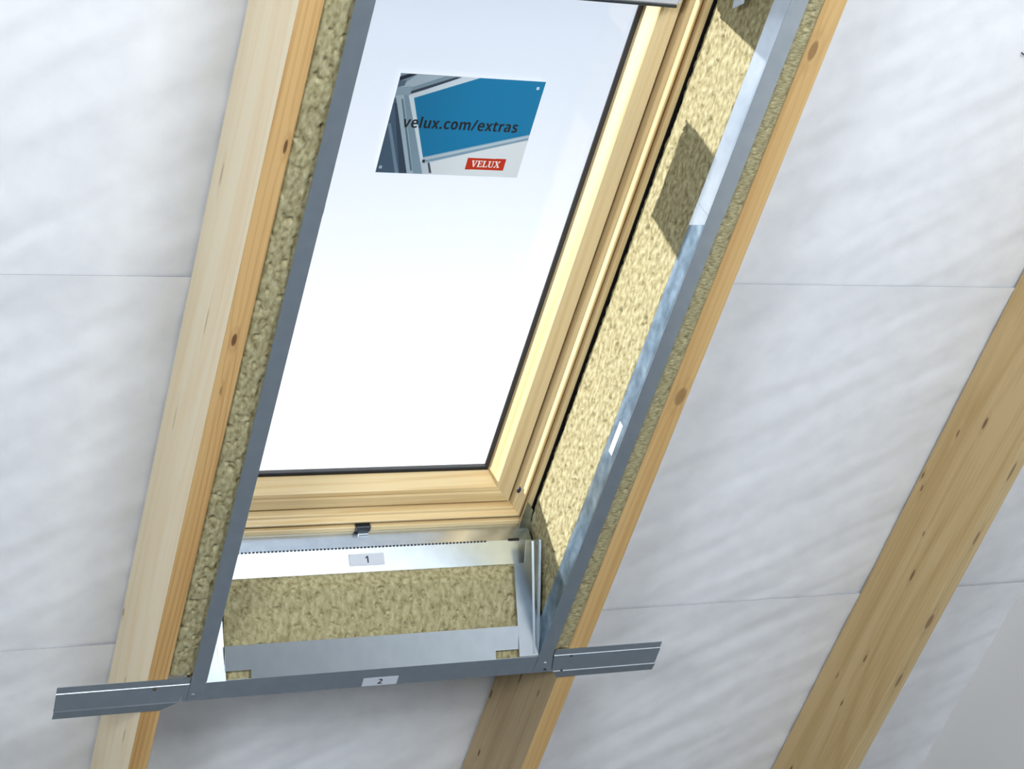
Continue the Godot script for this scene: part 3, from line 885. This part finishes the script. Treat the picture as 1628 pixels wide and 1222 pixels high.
	part("strip", done(plate([LP.call(0.8385, 0.013), LP.call(0.8480, 0.013), LP.call(0.8470, 0.12), LP.call(0.8385, 0.12)], ln, 0.0018), base_of(bl)), M.zinc, bl)
	part("folded_edge", done(plate([LP.call(0.8175, -0.0012), LP.call(0.8495, -0.0012), LP.call(0.8480, 0.12), LP.call(0.8175, 0.12)], ln, 0.0010), base_of(bl)), M.zinc, bl)

func leaflet() -> void:
	var W := 0.2145
	var H := 0.1555
	var c := P(1.0840, -1.2768, 0.2250)
	var o := roof_thing("leaflet", "teal and white printed leaflet stuck to the window pane", "leaflet", c)
	var polys := [
		[Color(0.72, 0.77, 0.81), [[0, 0], [1, 0], [1, 1], [0, 1]]],
		[Color(0.50, 0.58, 0.63), [[0.0, 0.0], [0.42, 0.0], [0.09, 0.2], [0.0, 0.24]]],
		[Color(0.66, 0.72, 0.76), [[0.11, 0.005], [0.3, 0.005], [0.05, 0.16], [0.02, 0.13]]],
		[Color(0.13, 0.16, 0.21), [[0.0, 0.035], [0.005, 0.075], [0.115, 0.0], [0.06, 0.0]]],
		[Color(0.34, 0.41, 0.48), [[0.0, 0.075], [0.05, 0.065], [0.046, 0.12], [0.0, 0.135]]],
		[Color(0.20, 0.25, 0.30), [[0.085, 0.178], [0.10, 0.198], [0.43, 0.012], [0.375, 0.006]]],
		[Color(0.55, 0.63, 0.68), [[0.0, 0.14], [0.1, 0.12], [0.1, 0.215], [0.0, 0.24]]],
		[Color(0.80, 0.84, 0.87), [[0.423, 0.0], [0.558, 0.0], [0.134, 0.233], [0.091, 0.21]]],
		[Color(0.29, 0.37, 0.45), [[-0.01, 0.24], [0.01, 0.24], [0.217, 1.0], [-0.01, 1.01]]],
		[Color(0.21, 0.27, 0.34), [[0.012, 0.30], [0.03, 0.28], [0.222, 1.0], [0.165, 1.0]]],
		[Color(0.45, 0.54, 0.61), [[0.0, 0.50], [0.02, 0.497], [0.16, 1.0], [0.135, 1.0]]],
		[Color(0.64, 0.71, 0.75), [[0.006, 0.223], [0.057, 0.207], [0.262, 1.0], [0.217, 1.0]]],
		[Color(0.50, 0.59, 0.65), [[0.057, 0.207], [0.094, 0.215], [0.325, 1.0], [0.262, 1.0]]],
		[Color(0.36, 0.46, 0.53), [[0.048, 0.25], [0.060, 0.25], [0.25, 0.97], [0.235, 0.97]]],
		[Color(0.83, 0.87, 0.89), [[0.090, 0.212], [0.129, 0.23], [0.298, 0.826], [0.312, 0.862], [0.29, 0.87]]],
		[Color(0.84, 0.86, 0.87), [[0.352, 0.879], [1.0, 0.598], [1.01, 1.01], [0.384, 1.01]]],
		[Color(0.74, 0.78, 0.81), [[0.31, 0.87], [0.352, 0.879], [0.384, 1.01], [0.325, 1.01]]],
		[Color(0.50, 0.60, 0.66), [[0.299, 0.829], [1.0, 0.546], [1.0, 0.603], [0.328, 0.88]]],
		[Color(0.69, 0.75, 0.79), [[0.299, 0.835], [1.0, 0.553], [1.0, 0.578], [0.311, 0.858]]],
		[Color(0.045, 0.455, 0.63), [[0.557, -0.01], [1.01, -0.01], [1.0, 0.544], [0.298, 0.826], [0.13, 0.235]]],
		[Color(0.10, 0.13, 0.16), [[0.298, 0.851], [0.318, 0.85], [0.321, 0.886], [0.304, 0.881]]],
		[Color(0.25, 0.29, 0.32), [[0.34, 0.879], [0.354, 0.879], [0.387, 0.989], [0.368, 0.983]]],
		[Color(0.74, 0.17, 0.04), [[0.612, 0.812], [0.886, 0.811], [0.886, 0.932], [0.613, 0.934]]],
		[Color(0.75, 0.83, 0.87), [[0.948, 0.055], [0.968, 0.055], [0.968, 0.084], [0.948, 0.084]]],
		[Color(0.70, 0.76, 0.80), [[0.016, 0.93], [0.036, 0.93], [0.036, 0.96], [0.016, 0.96]]],
	]
	var iw := 552
	var ih := 400
	var im := Image.create_empty(iw, ih, false, Image.FORMAT_RGB8)
	var packs := []
	for q in polys:
		var pv := PackedVector2Array()
		var box := Rect2(q[1][0][0], q[1][0][1], 0, 0)
		for e in q[1]:
			pv.append(Vector2(e[0], e[1]))
			box = box.expand(Vector2(e[0], e[1]))
		packs.append([q[0], pv, box])
	var gl := noise(5, 0.006, 2)
	for k in packs:
		var box: Rect2 = k[2]
		for y in range(maxi(0, int(box.position.y * ih)), mini(ih, int(box.end.y * ih) + 1)):
			for x in range(maxi(0, int(box.position.x * iw)), mini(iw, int(box.end.x * iw) + 1)):
				if Geometry2D.is_point_in_polygon(Vector2((x + 0.5) / iw, (y + 0.5) / ih), k[1]):
					im.set_pixel(x, y, k[0])
	var paper := mat(Color.WHITE, 0.45, 0.0, tex(im))
	# a sheet of card with a faint curl at its lower edge
	var curl := func(a: float, b: float, side: float) -> Vector3:
		return c + Vector3((a - 0.5) * W, (0.5 - b) * H, 0.0006 * side + 0.0012 * b * b + 0.0010)
	var mesh := grid(12, 10, func(a: float, b: float) -> Vector3: return curl.call(a, b, 1.0), Vector3(0, 0, 1), c)
	var back := grid(12, 10, func(a: float, b: float) -> Vector3: return curl.call(a, b, 0.0), Vector3(0, 0, -1), c)
	mesh.add_surface_from_arrays(Mesh.PRIMITIVE_TRIANGLES, back.surface_get_arrays(0))
	var st := st0()
	for e in 4:
		for i in 10:
			var t0 := i / 10.0
			var t1 := (i + 1) / 10.0
			var pr := [[t0, 0.0, t1, 0.0, Vector3(0, 1, 0)], [t0, 1.0, t1, 1.0, Vector3(0, -1, 0)], [0.0, t0, 0.0, t1, Vector3(-1, 0, 0)], [1.0, t0, 1.0, t1, Vector3(1, 0, 0)]]
			var z: Array = pr[e]
			quad(st, curl.call(z[0], z[1], 1.0), curl.call(z[2], z[3], 1.0), curl.call(z[2], z[3], 0.0), curl.call(z[0], z[1], 0.0), z[4])
	mesh = done(st, c, mesh)
	var card := part("card", mesh, [paper, M.paper, M.paper], o)
	var at := func(s: float, t: float) -> Vector3:
		return c + Vector3((s - 0.5) * W, (0.5 - t) * H, 0.0017 + 0.0012 * t * t)
	lettering("velux.com/extras", "web_address", at.call(0.5, 0.475), Vector3(1, 0, 0), Vector3(0, 1, 0), 0.80 * W, 0.118 * H, M.ink, card, false)
	lettering("VELUX", "logo_lettering", at.call(0.749, 0.8715), Vector3(1, 0, 0), Vector3(0, 1, 0), 0.205 * W, 0.068 * H, mat(Color(0.95, 0.93, 0.90), 0.5), card, true)

func small_things() -> void:
	# steel clip high on the right reveal
	var cl := roof_thing("steel_clip", "small bent steel clip with a dark slot high on the right reveal", "clip", P(1.36, -0.985, 0.085))
	var q := [P(1.352, -1.0005, 0.0935), P(1.352, -0.9815, 0.073), P(1.352, -0.955, 0.079), P(1.352, -0.965, 0.104)]
	part("tongue", done(plate(q, Vector3(-1, -0.15, 0.25), 0.0014), base_of(cl)), M.zinc, cl)
	part("slot", done(plate([P(1.3502, -0.9885, 0.094), P(1.3502, -0.977, 0.082), P(1.3502, -0.9735, 0.083), P(1.3502, -0.985, 0.0955)], Vector3(-1, -0.15, 0.25), 0.0006), base_of(cl)), M.black, cl)
	box_part("foot", P(1.352, -0.968, 0.08), P(1.372, -0.960, 0.102), M.zinc, cl, 0.0005)
	# catch in the sill groove
	var ca := roof_thing("sash_catch", "small dark catch set into the groove of the pine sill, midway along", "catch", P(0.525 * 2.066, -1.977, 0.17))
	box_part("body", P(0.5197 * 2.066, -1.9795, 0.1655), P(0.5315 * 2.066, -1.9685, 0.176), M.dark_steel, ca, 0.001)
	box_part("latch", P(0.5215 * 2.066, -1.9875, 0.1605), P(0.5300 * 2.066, -1.9785, 0.167), M.zinc, ca, 0.001)
	# staple at the far edge of the underlay
	var sp := roof_thing("staple", "small dark staple in the white underlay between the middle and the outermost rafter", "staple", P(1.919, -1.0725, 0.172))
	box_part("crown", P(1.9145, -1.0737, 0.1678), P(1.926, -1.0713, 0.1692), M.dark_steel, sp, 0.0004)
	box_part("prong", P(1.9145, -1.0735, 0.1685), P(1.9157, -1.0715, 0.176), M.dark_steel, sp, 0.0003)
	box_part("prong", P(1.9248, -1.0735, 0.1685), P(1.926, -1.0715, 0.176), M.dark_steel, sp, 0.0003)
